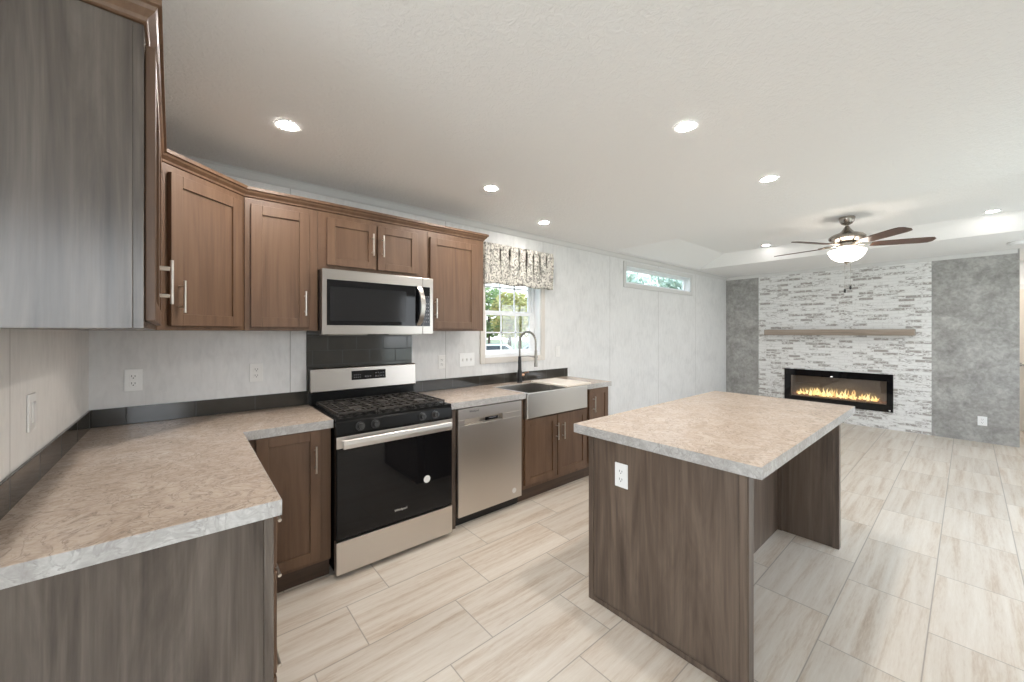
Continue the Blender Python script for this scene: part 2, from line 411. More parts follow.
m = MB(); m.box(XF + .1, 9.7, -3.27, -3.17, 0, H); struct('wall_hall', m, M['wall_plain'])
m = MB(); m.box(9.55, 9.65, -4.4, -3.17, 0, H); struct('wall_hall_end', m, M['wall_plain'])
# hall door
dr = bpy.data.objects.new('door_1', None); COL.objects.link(dr); dr.location = (9.55, -3.36, 0); dr['kind'] = 'structure'; dr['label'] = 'cream hall door with lever handle'
m = MB(); m.box(-.035, 0, -.80, 0, .01, 2.03); m.box(-.041, -.035, -.68, -.12, 1.15, 1.9); m.box(-.041, -.035, -.68, -.12, .2, 1.0)
obj('door_leaf', m, plain('cream_door_paint', (.70, .62, .53), .45), dr, bevel=.004)
m = MB(); m.box(-.045, 0, 0, .07, 0, 2.1); m.box(-.045, 0, -.87, -.80, 0, 2.1); m.box(-.045, 0, -.80, 0, 2.03, 2.1); obj('door_frame', m, M['white_trim'], dr)
m = MB(); m.cyl((-.042, -.07, .95), (-.06, -.07, .95), .028); m.cyl((-.06, -.07, .95), (-.09, -.07, .95), .011); m.tube([(-.088, -.07, .95), (-.09, -.12, .95), (-.088, -.19, .945)], .010)
obj('lever_handle', m, M['dark_nickel'], dr, smooth=True)

# windows
def window_double_hung(name, hole, label):
    x0, x1, z0, z1 = hole
    root = bpy.data.objects.new(name, None); COL.objects.link(root); root.location = (x0, 0, z0); root['kind'] = 'structure'; root['label'] = label
    w, h = x1 - x0, z1 - z0
    m = MB(); t = .055
    m.box(-t, 0, -.016, -.001, -t, h + t); m.box(w, w + t, -.016, -.001, -t, h + t); m.box(0, w, -.016, -.001, -t, 0); m.box(0, w, -.016, -.001, h, h + t)
    obj('trim', m, M['beige_trim'], root, bevel=.003)
    m = MB(); m.box(0, .012, 0, .12, 0, h); m.box(w - .012, w, 0, .12, 0, h); m.box(.012, w - .012, 0, .12, h - .012, h); m.box(.012, w - .012, 0, .12, 0, .03)
    m.box(.012, .05, .075, .12, .03, h); m.box(w - .05, w - .012, .075, .12, .03, h)
    obj('frame', m, M['vinyl'], root, bevel=.002)
    for nm, za, zb, yy in (('lower_sash', .03, h * .46, .08), ('upper_sash', h * .43, h - .012, .1)):
        f = .038; a, b = .045, w - .045
        m = MB(); m.box(a, a + f, yy, yy + .02, za, zb); m.box(b - f, b, yy, yy + .02, za, zb); m.box(a + f, b - f, yy, yy + .02, za, za + f); m.box(a + f, b - f, yy, yy + .02, zb - f, zb)
        s = obj(nm, m, M['vinyl'], root, bevel=.002)
        ia, ib, ja, jb = a + f, b - f, za + f, zb - f
        m = MB(); m.box(ia, ib, yy + .008, yy + .012, ja, jb); obj('pane', m, M['glass'], s)
        m = MB()
        for k in (1, 2):
            xx = ia + (ib - ia) * k / 3; m.box(xx - .007, xx + .007, yy + .005, yy + .015, ja, jb)
        zz = (ja + jb) / 2; m.box(ia, ib, yy + .005, yy + .015, zz - .007, zz + .007)
        obj('muntin', m, M['vinyl'], s)
    return root
window_double_hung('window_1', W1, 'white double hung grille window over the sink')
def window_fixed(name, hole, label):
    x0, x1, z0, z1 = hole
    root = bpy.data.objects.new(name, None); COL.objects.link(root); root.location = (x0, 0, z0); root['kind'] = 'structure'; root['label'] = label
    w, h = x1 - x0, z1 - z0; t = .055
    m = MB(); m.box(-t, 0, -.016, -.001, -t, h + t); m.box(w, w + t, -.016, -.001, -t, h + t); m.box(0, w, -.016, -.001, -t, 0); m.box(0, w, -.016, -.001, h, h + t)
    obj('trim', m, M['white_trim'], root, bevel=.003)
    m = MB(); m.box(0, .01, 0, .12, 0, h); m.box(w - .01, w, 0, .12, 0, h); m.box(.01, w - .01, 0, .12, h - .01, h); m.box(.01, w - .01, 0, .12, 0, .01)
    m.box(.01, .05, .08, .11, .01, h - .01); m.box(w - .05, w - .01, .08, .11, .01, h - .01); m.box(.05, w - .05, .08, .11, h - .04, h - .01); m.box(.05, w - .05, .08, .11, .01, .04)
    obj('frame', m, M['vinyl'], root, bevel=.002)
    m = MB(); m.box(.05, w - .05, .093, .097, .04, h - .04); obj('pane', m, M['glass'], root)
window_fixed('window_2', W2, 'narrow horizontal transom window high on the back wall')
for k, (a, b, c, d) in enumerate(FW + [DW_]):
    m = MB(); t = .05
    if k < 3:
        for (p, q, r, s) in ((a, a + t, c, d), (b - t, b, c, d), (a + t, b - t, c, c + t), (a + t, b - t, d - t, d), ((a + b) / 2 - .03, (a + b) / 2 + .03, c + t, d - t)): m.box(p, q, -4.37, -4.33, r, s)
    else:
        for (p, q, r, s) in ((a, a + t, c, d), (b - t, b, c, d), (a + t, b - t, c, c + t), (a + t, b - t, d - t, d), ((a + b) / 2 - .03, (a + b) / 2 + .03, c + t, d - t)): m.box(-3.07, -3.03, p, q, r, s)
    struct('window_%d' % (k + 3), m, M['vinyl'], 'white window frame')

# ceiling trims
PROF = [(0, 2.385), (.006, 2.385), (.012, 2.395), (.022, 2.425), (.032, 2.4395), (0, 2.4395)]
m = MB(); m.sweep([(0, -1.78), (0, -.0005), (8.184, -.0005)], [(o, z) for o, z in PROF]); struct('trim_1', m, M['white_trim'], 'white crown trim along the ceiling edge')
m = MB(); m.sweep([(8.186, 0), (8.186, -3.35)], [(o * .6, z) for o, z in PROF]); struct('trim_2', m, M['white_trim'], 'thin white trim above the brick wall')

# dark tile splash strips
m = MB(); m.box(.0102, 1.022, -.010, -.0005, .9145, 1.008); struct('trim_3', m, M['tile_strip'], 'dark tile strip behind the left counter', bevel=.001)
m = MB(); m.box(.0005, .010, -1.62, -.0005, .9145, 1.008); struct('trim_4', m, M['tile_strip_left'], 'dark tile strip along the left wall', bevel=.001)
m = MB(); m.box(1.803, 3.71, -.010, -.0005, .9145, 1.008); struct('trim_5', m, M['tile_strip'], 'dark tile strip behind the sink', bevel=.001)
m = MB(); m.box(1.0225, 1.8025, -.010, -.0005, .90, 1.42); struct('trim_6', m, M['tile_field'], 'dark tile field behind the range', bevel=.001)

# ------------------------------------------------------------------ cabinet pieces
def bar_handle(parent, p, L=.148, axis='z'):
    m = MB(); x, y, z = p; r = .0055; s = L * .32
    if axis == 'z':
        m.cyl((x, y - .032, z - L/2), (x, y - .032, z + L/2), r, n=12)
        for q in (-s, s): m.cyl((x, y, z + q), (x, y - .032, z + q), .0042, n=10)
    else:
        m.cyl((x - L/2, y - .032, z), (x + L/2, y - .032, z), r, n=12)
        for q in (-s, s): m.cyl((x + q, y, z), (x + q, y - .032, z), .0042, n=10)
    return obj('handle', m, M['nickel'], parent, smooth=True)
def shaker(name, parent, x0, z0, w, h, mat, face=0.0, handle=None, st=.055, rot=0, org=(0, 0, 0), haxis='z', slab=False):
    # front facing local -y; door back at y=face
    m = MB(); T = .02
    if slab: m.box(0, w, -T, 0, 0, h)
    else:
        m.box(0, st, -T, 0, 0, h); m.box(w - st, w, -T, 0, 0, h); m.box(st, w - st, -T, 0, 0, st); m.box(st, w - st, -T, 0, h - st, h)
        m.box(st - .004, w - st + .004, -T + .009, -.002, st - .004, h - st + .004)
    loc = Vector(org) + Matrix.Rotation(rot, 3, 'Z') @ Vector((x0, face, z0))
    d = obj(name, m, mat, parent, loc=loc, rot=(0, 0, rot), bevel=.0018)
    if handle: bar_handle(d, (handle[0], -T, handle[1]), axis=haxis)
    return d

ZB, ZT = 1.424, 2.18       # wall cabinets
FY = -.315                 # their face plane
def wall_box(root, w, z0, z1, body_mat=None, d=.297):
    m = MB(); m.box(0, w, -d, -.001, z0, z1); obj('body', m, body_mat or M['maple'], root, bevel=.001)
    m = MB(); m.box(0, w, FY, -d, z0, z1); obj('face_frame', m, M['maple'], root, bevel=.0012)

# left wall cabinet: local x runs towards the corner, front faces +x in the room
r = thing('wall_cabinet', 'two-door wall cabinet on the left wall with grey-brown end panel', 'cabinet', (0.001, -1.64, 0), PI / 2 + .0225)
m = MB(); m.box(0, .998, -.286, -.026, ZB, ZT); obj('end_panel', m, M['laminate_grey'], r, bevel=.001, label='grey-brown laminate cabinet box')
m = MB(); m.box(0, .998, -.306, -.286, ZB, ZT); obj('face_frame', m, M['laminate_grey'], r, bevel=.0012)
shaker('door', r, .022, 1.444, .452, .70, M['maple'], -.307, (.425, .145))
shaker('door', r, .480, 1.444, .452, .70, M['maple'], -.307, (.028, .145))
# corner cabinet
A_ = Vector((.289, -.636)); B_ = Vector((.6385, FY)); L_ = (B_ - A_).length; ra = math.atan2(B_.y - A_.y, B_.x - A_.x)
r = thing('corner_wall_cabinet', 'diagonal corner wall cabinet with one shaker door', 'cabinet', (0, 0, 0))
m = MB(); m.prism([(.001, -.001), (.6385, -.001), (B_.x, B_.y), (A_.x, A_.y), (.001, -.636)], ZB, ZT); obj('body', m, M['maple'], r, bevel=.001)
shaker('door', r, .045, 1.444, L_ - .085, .70, M['maple'], -.001, (.035, .135), rot=ra, org=(A_.x, A_.y, 0))
# straight run
r = thing('wall_cabinet', 'single-door wall cabinet between the corner cabinet and microwave', 'cabinet', (.640, 0, 0)); wall_box(r, .3795, ZB, ZT)
shaker('door', r, .028, 1.444, .300, .70, M['maple'], FY - .001, (.275, .145))
r = thing('wall_cabinet', 'short two-door wall cabinet directly above the microwave', 'cabinet', (1.0205, 0, 0)); wall_box(r, .764, 1.81, ZT)
shaker('door', r, .050, 1.842, .312, .302, M['maple'], FY - .001, (.285, .162), st=.05)
shaker('door', r, .376, 1.842, .300, .302, M['maple'], FY - .001, (.030, .162), st=.05)
r = thing('wall_cabinet', 'single-door wall cabinet between the microwave and window', 'cabinet', (1.7855, 0, 0)); wall_box(r, .519, ZB, ZT)
shaker('door', r, .012, 1.440, .427, .695, M['maple'], FY - .001, (.038, .155))
# crown on top of the wall cabinets
m = MB(); m.sweep([(.0015, -1.640), (.307, -1.640), (.287, -.636), (.6385, -.315), (2.3045, -.315), (2.3045, -.0015)],
                  [(-.02, 2.181), (.001, 2.181), (.006, 2.184), (.008, 2.193), (.022, 2.207), (.026, 2.216), (.034, 2.219), (.034, 2.236), (-.02, 2.236)])
tag(obj('crown_molding', m, M['maple'], bevel=.0008), 'stepped brown crown molding running along all wall cabinet tops', 'molding')

# base cabinets
BY = -.575
def base_box(root, x0, x1, mat, toe=True, zt=.866):
    m = MB(); m.box(x0, x1, BY + .018, -.012, .105, zt); obj('body', m, mat, root, bevel=.001)
    m = MB(); m.box(x0, x1, BY, BY + .018, .105, zt); obj('face_frame', m, M['maple'], root, bevel=.0012)
    m = MB(); m.box(x0, x1, BY + .035, BY + .05, 0, .105); obj('toe_kick', m, M['toe'], root)
r = thing('base_cabinet', 'single-door base cabinet left of the range', 'cabinet', (0, 0, 0)); base_box(r, .6075, 1.028, M['maple'])
shaker('door', r, .662, .131, .308, .731, M['maple'], BY - .001, (.277, .575))
# peninsula base: local x towards the corner, fronts face +x
r = thing('drawer_base_cabinet', 'drawer base cabinet under the corner counter, grey-brown end towards viewer', 'cabinet', (0, -1.612, 0), PI / 2)
m = MB(); m.box(0.004, 1.60, -.562, -.012, .0, .866); obj('body', m, M['laminate_brown'], r)
m = MB(); m.box(0, .004, -.562, -.012, .0, .866); obj('end_panel', m, M['laminate_grey'], r, bevel=.001, label='grey-brown laminate end panel')
m = MB(); m.box(-.003, .004, -.588, -.5625, .0, .866); obj('corner_strip', m, M['laminate_grey'], r, bevel=.003)
m = MB(); m.box(.005, 1.02, -.580, -.5625, .105, .866); obj('face_frame', m, M['maple'], r)
for z, h, hz in ((.690, .168, .768), (.365, .312, .578), (.12, .232, .27)):
    shaker('drawer', r, .03, z, .50, h, M['maple'], -.581, (.225, hz - z), slab=True, haxis='x')
# sink run
r = thing('base_filler', 'narrow dark wood filler strip between range and dishwasher', 'filler', (1.803, 0, 0))
m = MB(); m.box(.002, .068, -.572, -.012, 0, .866); obj('panel', m, M['laminate_brown'], r, bevel=.001)
r = thing('sink_base_cabinet', 'two-door base cabinet under the apron sink', 'cabinet', (0, 0, 0))
m = MB(); m.box(2.492, 3.344, BY + .018, -.012, .105, .69); m.box(2.492, 2.522, BY + .018, -.012, .69, .866); m.box(3.308, 3.344, BY + .018, -.012, .69, .866); obj('body', m, M['maple'], r, bevel=.001)
m = MB(); m.box(2.492, 3.344, BY, BY + .018, .105, .69); m.box(2.492, 2.522, BY, BY + .018, .69, .866); m.box(3.308, 3.344, BY, BY + .018, .69, .866); obj('face_frame', m, M['maple'], r, bevel=.0012)
m = MB(); m.box(2.492, 3.344, BY + .035, BY + .05, 0, .105); obj('toe_kick', m, M['toe'], r)
shaker('door', r, 2.528, .140, .383, .545, M['maple'], BY - .001, (.368, .400))
shaker('door', r, 2.922, .140, .400, .545, M['maple'], BY - .001, (.055, .395))
r = thing('base_cabinet', 'narrow single-door base cabinet at the far end beyond the sink', 'cabinet', (0, 0, 0)); base_box(r, 3.3455, 3.690, M['maple'])
shaker('door', r, 3.362, .140, .305, .722, M['maple'], BY - .001, (.055, .575))

# countertops
ZC, CT = .9135, .047
def slab(name, polys, label, edges):
    root = thing(name, label, 'countertop', (0, 0, 0))
    m = MB()
    for (a, b, c, d) in polys: m.box(a, b, c, d, ZC - CT, ZC)
    obj('top', m, M['counter'], root)
    for (a, b, c, d) in edges:
        m = MB(); m.box(a, b, c, d, ZC - CT, ZC - .0012)
        obj('edge_band', m, M['counter_edge'], root, label='paler grey edge band', bevel=.0005)
    return root
D = .607
slab('corner_countertop', [(.001, D - .002, -1.626, -.001), (D - .002, 1.032, -D + .002, -.001)], 'beige veined L-shaped laminate countertop in the left corner',
     [(.001, D, -1.628, -1.626), (D - .002, D, -1.626, -D), (D, 1.0332, -D, -D + .002)])
slab('sink_countertop', [(1.8055, 2.523, -D + .002, -.001), (2.523, 3.306, -.125, -.001), (3.306, 3.703, -D + .002, -.001)], 'beige veined laminate countertop holding the sink',
     [(1.8055, 2.523, -D, -D + .002), (3.306, 3.705, -D, -D + .002), (3.703, 3.705, -D + .002, -.001), (2.521, 2.523, -D + .0025, -.13)])

# ------------------------------------------------------------------ range
r = thing('gas_range', 'freestanding stainless and black gas range with oven', 'stove', (1.0375, 0, 0)); w = .759
m = MB(); m.box(.002, w - .002, -.60, -.014, .03, .895); obj('body', m, M['black'], r, bevel=.003)
m = MB(); m.box(0, w, -.635, -.06, .895, .917); m.box(.02, w - .02, -.60, -.09, .9172, .919); obj('cooktop', m, M['black'], r, bevel=.004, label='glossy black cooktop')
m = MB(); m.prism([(-.60, .82), (-.648, .82), (-.652, .832), (-.643, .893), (-.632, .905), (-.60, .905)], .0, w, lambda u, v, q: (q, u, v)); obj('control_panel', m, M['black'], r, bevel=.003)
m = MB(); m.box(.0, w, -.058, -.014, .917, 1.0); obj('backguard_riser', m, M['black'], r, bevel=.003)
m = MB(); m.prism([(-.014, .995), (-.066, .995), (-.072, 1.002), (-.060, 1.155), (-.052, 1.163), (-.014, 1.163)], -.003, w + .012, lambda u, v, q: (q, u, v)); bgd = obj('backguard', m, M['steel'], r, bevel=.002, label='stainless backguard with display')
m = MB(); tl = math.atan2(.012, .153); m.box(.268, .521, -.003, .004, -.033, .033); dsp = obj('display', m, M['black_glass'], bgd, loc=(0, -.0675, 1.099), rot=(-tl, 0, 0), bevel=.001)
m = MB()
for i in range(4):
    for j in range(2): m.box(.283 + i * .014, .291 + i * .014, -.0036, -.003, -.018 + j * .018, -.013 + j * .018)
obj('key_print', m, M['key'], dsp); m = MB()
for i in range(4):
    for j in range(2): m.box(.44 + i * .019, .451 + i * .019, -.0036, -.003, -.018 + j * .024, -.011 + j * .024)
obj('key_print', m, M['key'], dsp); m = MB()
for i in range(3): m.box(.362 + i * .018, .374 + i * .018, -.0036, -.003, -.016, -.009)
obj('key_print', m, M['key'], dsp)
for (bx, by, br) in ((.16, -.22, .042), (.16, -.47, .052), (.38, -.345, .05), (.60, -.22, .042), (.60, -.47, .048)):
    m = MB(); m.lathe([(br, .919), (br, .926), (br * .85, .934), (br * .8, .934), (br * .78, .942), (br * .1, .944)], (bx, by, 0), 24); obj('burner', m, M['iron'], r, smooth=True)
for k in range(3):
    x0, x1 = .022 + k * .2395, .022 + k * .2395 + .236
    m = MB(); z0, z1 = .931, .942; b = .010
    m.box(x0, x1, -.585, -.585 + b, z0, z1); m.box(x0, x1, -.10 - b, -.10, z0, z1); m.box(x0, x0 + b, -.585, -.10, z0, z1); m.box(x1 - b, x1, -.585, -.10, z0, z1)
    for q in (.25, .5, .75): xx = x0 + (x1 - x0) * q; m.box(xx - b * .4, xx + b * .4, -.585, -.10, z0 + .001, z1)
    for yy in (-.50, -.42, -.345, -.27, -.185): m.box(x0, x1, yy - b * .4, yy + b * .4, z0 + .001, z1)
    for xx in (x0, x1 - b):
        for yy in (-.585, -.11): m.box(xx, xx + b, yy, yy + b, .919, z0)
    obj('grate', m, M['iron'], r, bevel=.0015)
for kx in (.133, .222, .532, .627):
    m = MB(); c = Vector((kx, -.648, .862)); d = Vector((0, -1, .16)).normalized(); m.cyl(c, c + d * .008, .024, n=24); m.cyl(c + d * .0075, c + d * .030, .019, .016, n=24)
    m.box(kx - .003, kx + .003, c.y - .034, c.y - .006, c.z - .013, c.z + .019); kn = obj('knob', m, M['knob'], r, smooth=True)
    m = MB(); m.cyl(c, c + d * .004, .0265, n=28); obj('ring', m, M['knob'], kn, smooth=True)
m = MB(); m.box(.0, w, -.650, -.602, .226, .742); m.box(.0, w, -.648, -.602, .742, .817)
dr_ = MB(); dr_.box(0, w, -.646, -.602, .224, .817); door = obj('oven_door', dr_, M['black'], r, bevel=.003)
m.bm.free()
m = MB(); m.box(.004, w - .004, -.6505, -.6465, .232, .748); obj('glass', m, M['black_glass'], door, bevel=.001)
m = MB(); m.box(0, w, -.6515, -.6465, .750, .816); obj('top_rail', m, M['steel_front'], door, bevel=.001, label='stainless strip across the top of the door')
m = MB(); m.prism([(-.686, .750), (-.691, .755), (-.693, .776), (-.690, .798), (-.685, .802), (-.676, .802), (-.676, .750)], .028, w - .028, lambda u, v, q: (q, u, v))
for xx in (.030, w - .058): m.box(xx, xx + .028, -.678, -.6515, .758, .795)
obj('handle', m, M['steel_bright'], door, bevel=.002, label='wide flat stainless bar handle')
m = MB(); m.cyl((.565, -.6508, .445), (.565, -.6514, .445), .024, n=28); obj('sticker', m, M['sticker'], door, label='round white sticker on the glass')
m = MB(); m.box(0, w, -.650, -.602, .03, .216); obj('drawer', m, M['steel_front'], r, bevel=.003, label='stainless storage drawer')
for xx in (.05, w - .05):
    for yy in (-.52, -.1): m = MB(); m.cyl((xx, yy, 0), (xx, yy, .032), .016, n=16); obj('foot', m, M['black_matte'], r)
def lettering(text, parent, loc, size, mat, dpt=.0006):
    cu = bpy.data.curves.new('lettering', 'FONT'); cu.body = text; cu.size = size; cu.extrude = dpt; cu.align_x = 'CENTER'
    tmp = bpy.data.objects.new('tmp_text', cu); COL.objects.link(tmp); bpy.context.view_layer.update()
    me = bpy.data.meshes.new_from_object(tmp.evaluated_get(bpy.context.evaluated_depsgraph_get()))
    bpy.data.objects.remove(tmp); bpy.data.curves.remove(cu)
    me.materials.clear(); me.materials.append(mat)
    o = bpy.data.objects.new('logo_lettering', me); link(o, parent); o.location = loc; o.rotation_euler = (PI / 2, 0, 0); return o
lettering('Whirlpool', door, (.384, -.6512, .294), .020, M['grey_text'])

# ------------------------------------------------------------------ microwave
r = thing('microwave', 'stainless over-the-range microwave under the short wall cabinet', 'microwave', (1.0225, 0, 1.400)); w, h = .757, .4075
m = MB(); m.box(0, w, -.375, -.012, 0, h); obj('body', m, M['black'], r, bevel=.002)
m = MB(); x1 = .672
m.box(0, x1, -.410, -.376, 0, h); door = obj('door', m, M['steel'], r, bevel=.003, label='stainless door with black glass')
m = MB(); m.box(x1 + .001, w, -.410, -.376, 0, h); pan = obj('control_panel', m, M['steel'], r, bevel=.003)
m = MB(); m.box(.026, x1 - .001, -.4125, -.4102, .058, .342); g = obj('glass', m, M['black_glass'], door, bevel=.0008)
m = MB(); m.box(.045, .545, -.4131, -.4126, .085, .300); obj('window_screen', m, plain('smoked_screen', (.015, .015, .016), .10, spec=.3), g)
m = MB(); m.box(x1 + .002, .730, -.4125, -.4102, .058, .342); g = obj('key_panel', m, M['black_glass'], pan, bevel=.0008)
m = MB()
for i in range(3): m.box(.682 + i * .015, .692 + i * .015, -.4129, -.4126, .085 + 7 * .026, .095 + 7 * .026)
obj('key_print', m, M['key'], g); m = MB()
for i in range(3):
    for j in range(6):
        if True: m.box(.682 + i * .015, .692 + i * .015, -.4129, -.4126, .085 + j * .026, .095 + j * .026)
obj('key_print', m, M['key'], g)
m = MB(); pts = []
for i in range(13):
    t = i / 12; pts.append((.637, -.4125 - .045 * math.sin(PI * t) ** .6, .062 + t * .285))
rings = [[(p[0] - .017 + .016 * math.sin(PI * i / 12), p[1] - .006, p[2]), (p[0] + .017 + .016 * math.sin(PI * i / 12), p[1] - .006, p[2]), (p[0] + .017 + .016 * math.sin(PI * i / 12), p[1] + .006, p[2]), (p[0] - .017 + .016 * math.sin(PI * i / 12), p[1] + .006, p[2])] for i, p in enumerate(pts)]
m.loops(rings); obj('handle', m, M['steel'], door, bevel=.002, smooth=True, label='bowed stainless handle')
for fx in (.06, .45): m = MB(); m.box(fx, fx + .24, -.34, -.10, -.006, -.0005); obj('grease_filter', m, M['dark_nickel'], r)

# ------------------------------------------------------------------ dishwasher
r = thing('dishwasher', 'stainless built-in dishwasher between the range and sink', 'dishwasher', (1.8785, 0, 0)); w = .6045
m = MB(); m.box(.004, w - .004, -.555, -.02, .01, .862); obj('body', m, M['black_matte'], r)
m = MB(); m.box(0, w, -.600, -.556, .078, .735); m.box(0, w, -.600, -.556, .779, .856); m.box(0, .055, -.600, -.556, .735, .779); m.box(w - .20, w, -.600, -.556, .735, .779)
d = obj('door', m, M['steel_front'], r, bevel=.002, label='stainless door panel')
m = MB(); m.prism([(-.5555, .734), (-.557, .734), (-.585, .779), (-.5555, .779)], .056, w - .201, lambda u, v, q: (q, u, v)); obj('pocket_handle', m, M['steel_front'], d, label='recessed scoop handle')
m = MB(); m.box(.236, .36, -.6015, -.598, .748, .772); obj('display', m, M['black_glass'], d, bevel=.001)
m = MB(); m.box(.27, .335, -.6022, -.6016, .760, .766); obj('status_light', m, M['key'], d)
m = MB(); m.cyl((.525, -.6003, .142), (.525, -.6010, .142), .021, n=28); obj('sticker', m, M['sticker'], d, label='round white sticker near the bottom corner')
lettering('Whirlpool', d, (.135, -.6004, .826), .020, M['dark_text'])
m = MB(); m.box(.004, w - .004, -.545, -.53, .0, .076); obj('toe_panel', m, M['black_matte'], r)

# ------------------------------------------------------------------ sink, faucet, board
r = thing('apron_sink', 'stainless farmhouse sink with wide apron front', 'sink', (2.529, 0, 0)); w = .772
zt = .9105
m = MB(); m.box(0, w, -.622, -.604, .700, zt); ap = obj('apron', m, M['steel_sink'], r, bevel=.006, seg=3)
m = MB(); t = .012
m.box(0, t, -.604, -.13, .70, zt - .012); m.box(w - t, w, -.604, -.13, .70, zt - .012); m.box(t, w - t, -.142, -.13, .70, zt - .012); m.box(0, w, -.604, -.13, .695, .702)
m.box(0, .03, -.604, -.128, zt - .012, zt); m.box(w - .03, w, -.604, -.128, zt - .012, zt); m.box(.03, w - .03, -.16, -.128, zt - .012, zt)
obj('basin', m, M['steel_sink'], r, bevel=.003)
m = MB(); m.lathe([(.045, .7025), (.042, .705), (.03, .704), (.0, .7035)], (w / 2, -.36, 0)); obj('drain', m, M['nickel'], r, smooth=True)
m = MB(); m.box(-.175, .175, -.235, .235, 0, .018); bd = obj('cutting_board', m, M['board'], bevel=.004, loc=(3.185, -.385, .9141), rot=(0, 0, 0)); tag(bd, 'pale wood cutting board lying across the right half of the sink', 'cutting board')
r = thing('faucet', 'tall black and steel spring-neck pull-down faucet behind the sink', 'faucet', (2.925, -.075, ZC))
m = MB(); m.lathe([(.028, .0), (.028, .008), (.023, .014), (.022, .115), (.018, .125), (.0155, .26), (.0, .26)], n=24); obj('base', m, M['black_matte'], r, smooth=True, label='matte black post')
pth = [(0, 0, .26), (0, 0, .40)]
for i in range(1, 17):
    a = PI * i / 16; pth.append((0, -.115 + .115 * math.cos(a), .40 + .105 * math.sin(a)))
pth += [(0, -.23, .36), (0, -.232, .31)]
m = MB(); m.tube(pth, .008, 12)
for i in range(len(pth) - 1):
    p, q = Vector(pth[i]), Vector(pth[i + 1]); n_ = max(1, int((q - p).length / .011))
    for k in range(n_):
        c = p.lerp(q, (k + .5) / n_); dd = (q - p).normalized() * .0026; m.cyl(c - dd, c + dd, .0108, n=12)
obj('spring_neck', m, M['dark_nickel'], r, smooth=True, label='coiled steel neck')
m = MB(); m.lathe([(.009, .33), (.013, .325), (.014, .22), (.017, .20), (.017, .172), (.0, .17)], (0, -.232, 0), 20); obj('spray_head', m, M['dark_nickel'], r, smooth=True)
m = MB(); m.tube([(0, -.012, .262), (0, -.12, .268), (0, -.215, .266)], .0045, 10); m.cyl((0, -.232, .256), (0, -.232, .276), .0185, n=20); obj('holder_arm', m, M['dark_nickel'], r, smooth=True)
m = MB(); m.cyl((.015, 0, .075), (.055, 0, .075), .015, n=18); m.tube([(.05, 0, .078), (.058, -.02, .095), (.062, -.06, .105)], .006, 10); obj('lever', m, M['copper'], r, smooth=True, label='copper toned side lever')

# ------------------------------------------------------------------ outlets and switches (front faces local -y)
def wall_plate(name, label, cat, loc, rotz, wd, ht, kind, mat=None, group=None):
    r = thing(name, label, cat, loc, rotz, group)
    m = MB(); m.box(-wd/2, wd/2, -.006, 0, -ht/2, ht/2); p = obj('cover_plate', m, mat or M['white_plastic'], r, bevel=.002)
    if kind.startswith('duplex'):
        for n_ in range(int(kind[6:] or 1)):
            cx = (n_ - (int(kind[6:] or 1) - 1) / 2) * .046
            for s in (-.0195, .0195):
                m = MB(); m.box(cx - .0165, cx + .0165, -.0085, -.006, s - .014, s + .014)
                k = obj('receptacle', m, mat or M['white_plastic'], r, bevel=.003)
                m = MB(); m.box(cx - .008, cx - .0055, -.0089, -.0084, s - .002, s + .008); m.box(cx + .0055, cx + .008, -.0089, -.0084, s - .002, s + .007); m.cyl((cx, -.0084, s - .008), (cx, -.0089, s - .008), .0028, n=10); obj('slot', m, M['slot'], k)
    if kind.startswith('switch'):
        n3 = int(kind[6:])
        for n_ in range(n3):
            cx = (n_ - (n3 - 1) / 2) * .046
            m = MB(); m.box(cx - .006, cx + .006, -.016, -.006, -.006, .008); m.box(cx - .009, cx + .009, -.0075, -.006, -.016, .016); obj('toggle', m, M['plate'], r, bevel=.001)
    if kind == 'rocker':
        m = MB(); m.box(-.0165, .0165, -.010, -.006, -.033, .033); obj('rocker', m, mat or M['white_plastic'], r, bevel=.002)
    return r
wall_plate('power_outlet', 'white duplex outlet nearest the left corner above the counter', 'outlet', (.167, -.0005, 1.152), 0, .072, .118, 'duplex')
wall_plate('power_outlet', 'pale duplex outlet on the wall left of the range', 'outlet', (.732, -.0005, 1.155), 0, .072, .118, 'duplex', M['plate'])
wall_plate('power_outlet', 'pale duplex outlet on the wall right of the range', 'outlet', (2.085, -.0005, 1.155), 0, .072, .118, 'duplex', M['plate'])
wall_plate('light_switch', 'wide three-toggle switch plate beside the sink window', 'switch', (2.345, -.0005, 1.163), 0, .165, .12, 'switch3')
wall_plate('light_switch', 'pale rocker switch on the wall right of the sink window', 'switch', (3.552, -.0005, 1.198), 0, .072, .118, 'rocker', M['plate'])
wall_plate('light_switch', 'pale rocker switch on the left wall above the counter', 'switch', (.0005, -.993, 1.155), PI / 2, .075, .12, 'rocker', M['plate'])
wall_plate('power_outlet', 'white outlet low on the right grey wall panel', 'outlet', (XF - .0005, -3.075, .275), -PI / 2, .080, .118, 'duplex')

# ------------------------------------------------------------------ valance
r = thing('valance', 'gathered scroll-print fabric valance above the sink window', 'curtain', (2.5, 0, 1.868))
def vz(u): return 1.0
m = MB(); n_ = 120; Wd = .885; Ht = .385
cols = []
prof_s = []
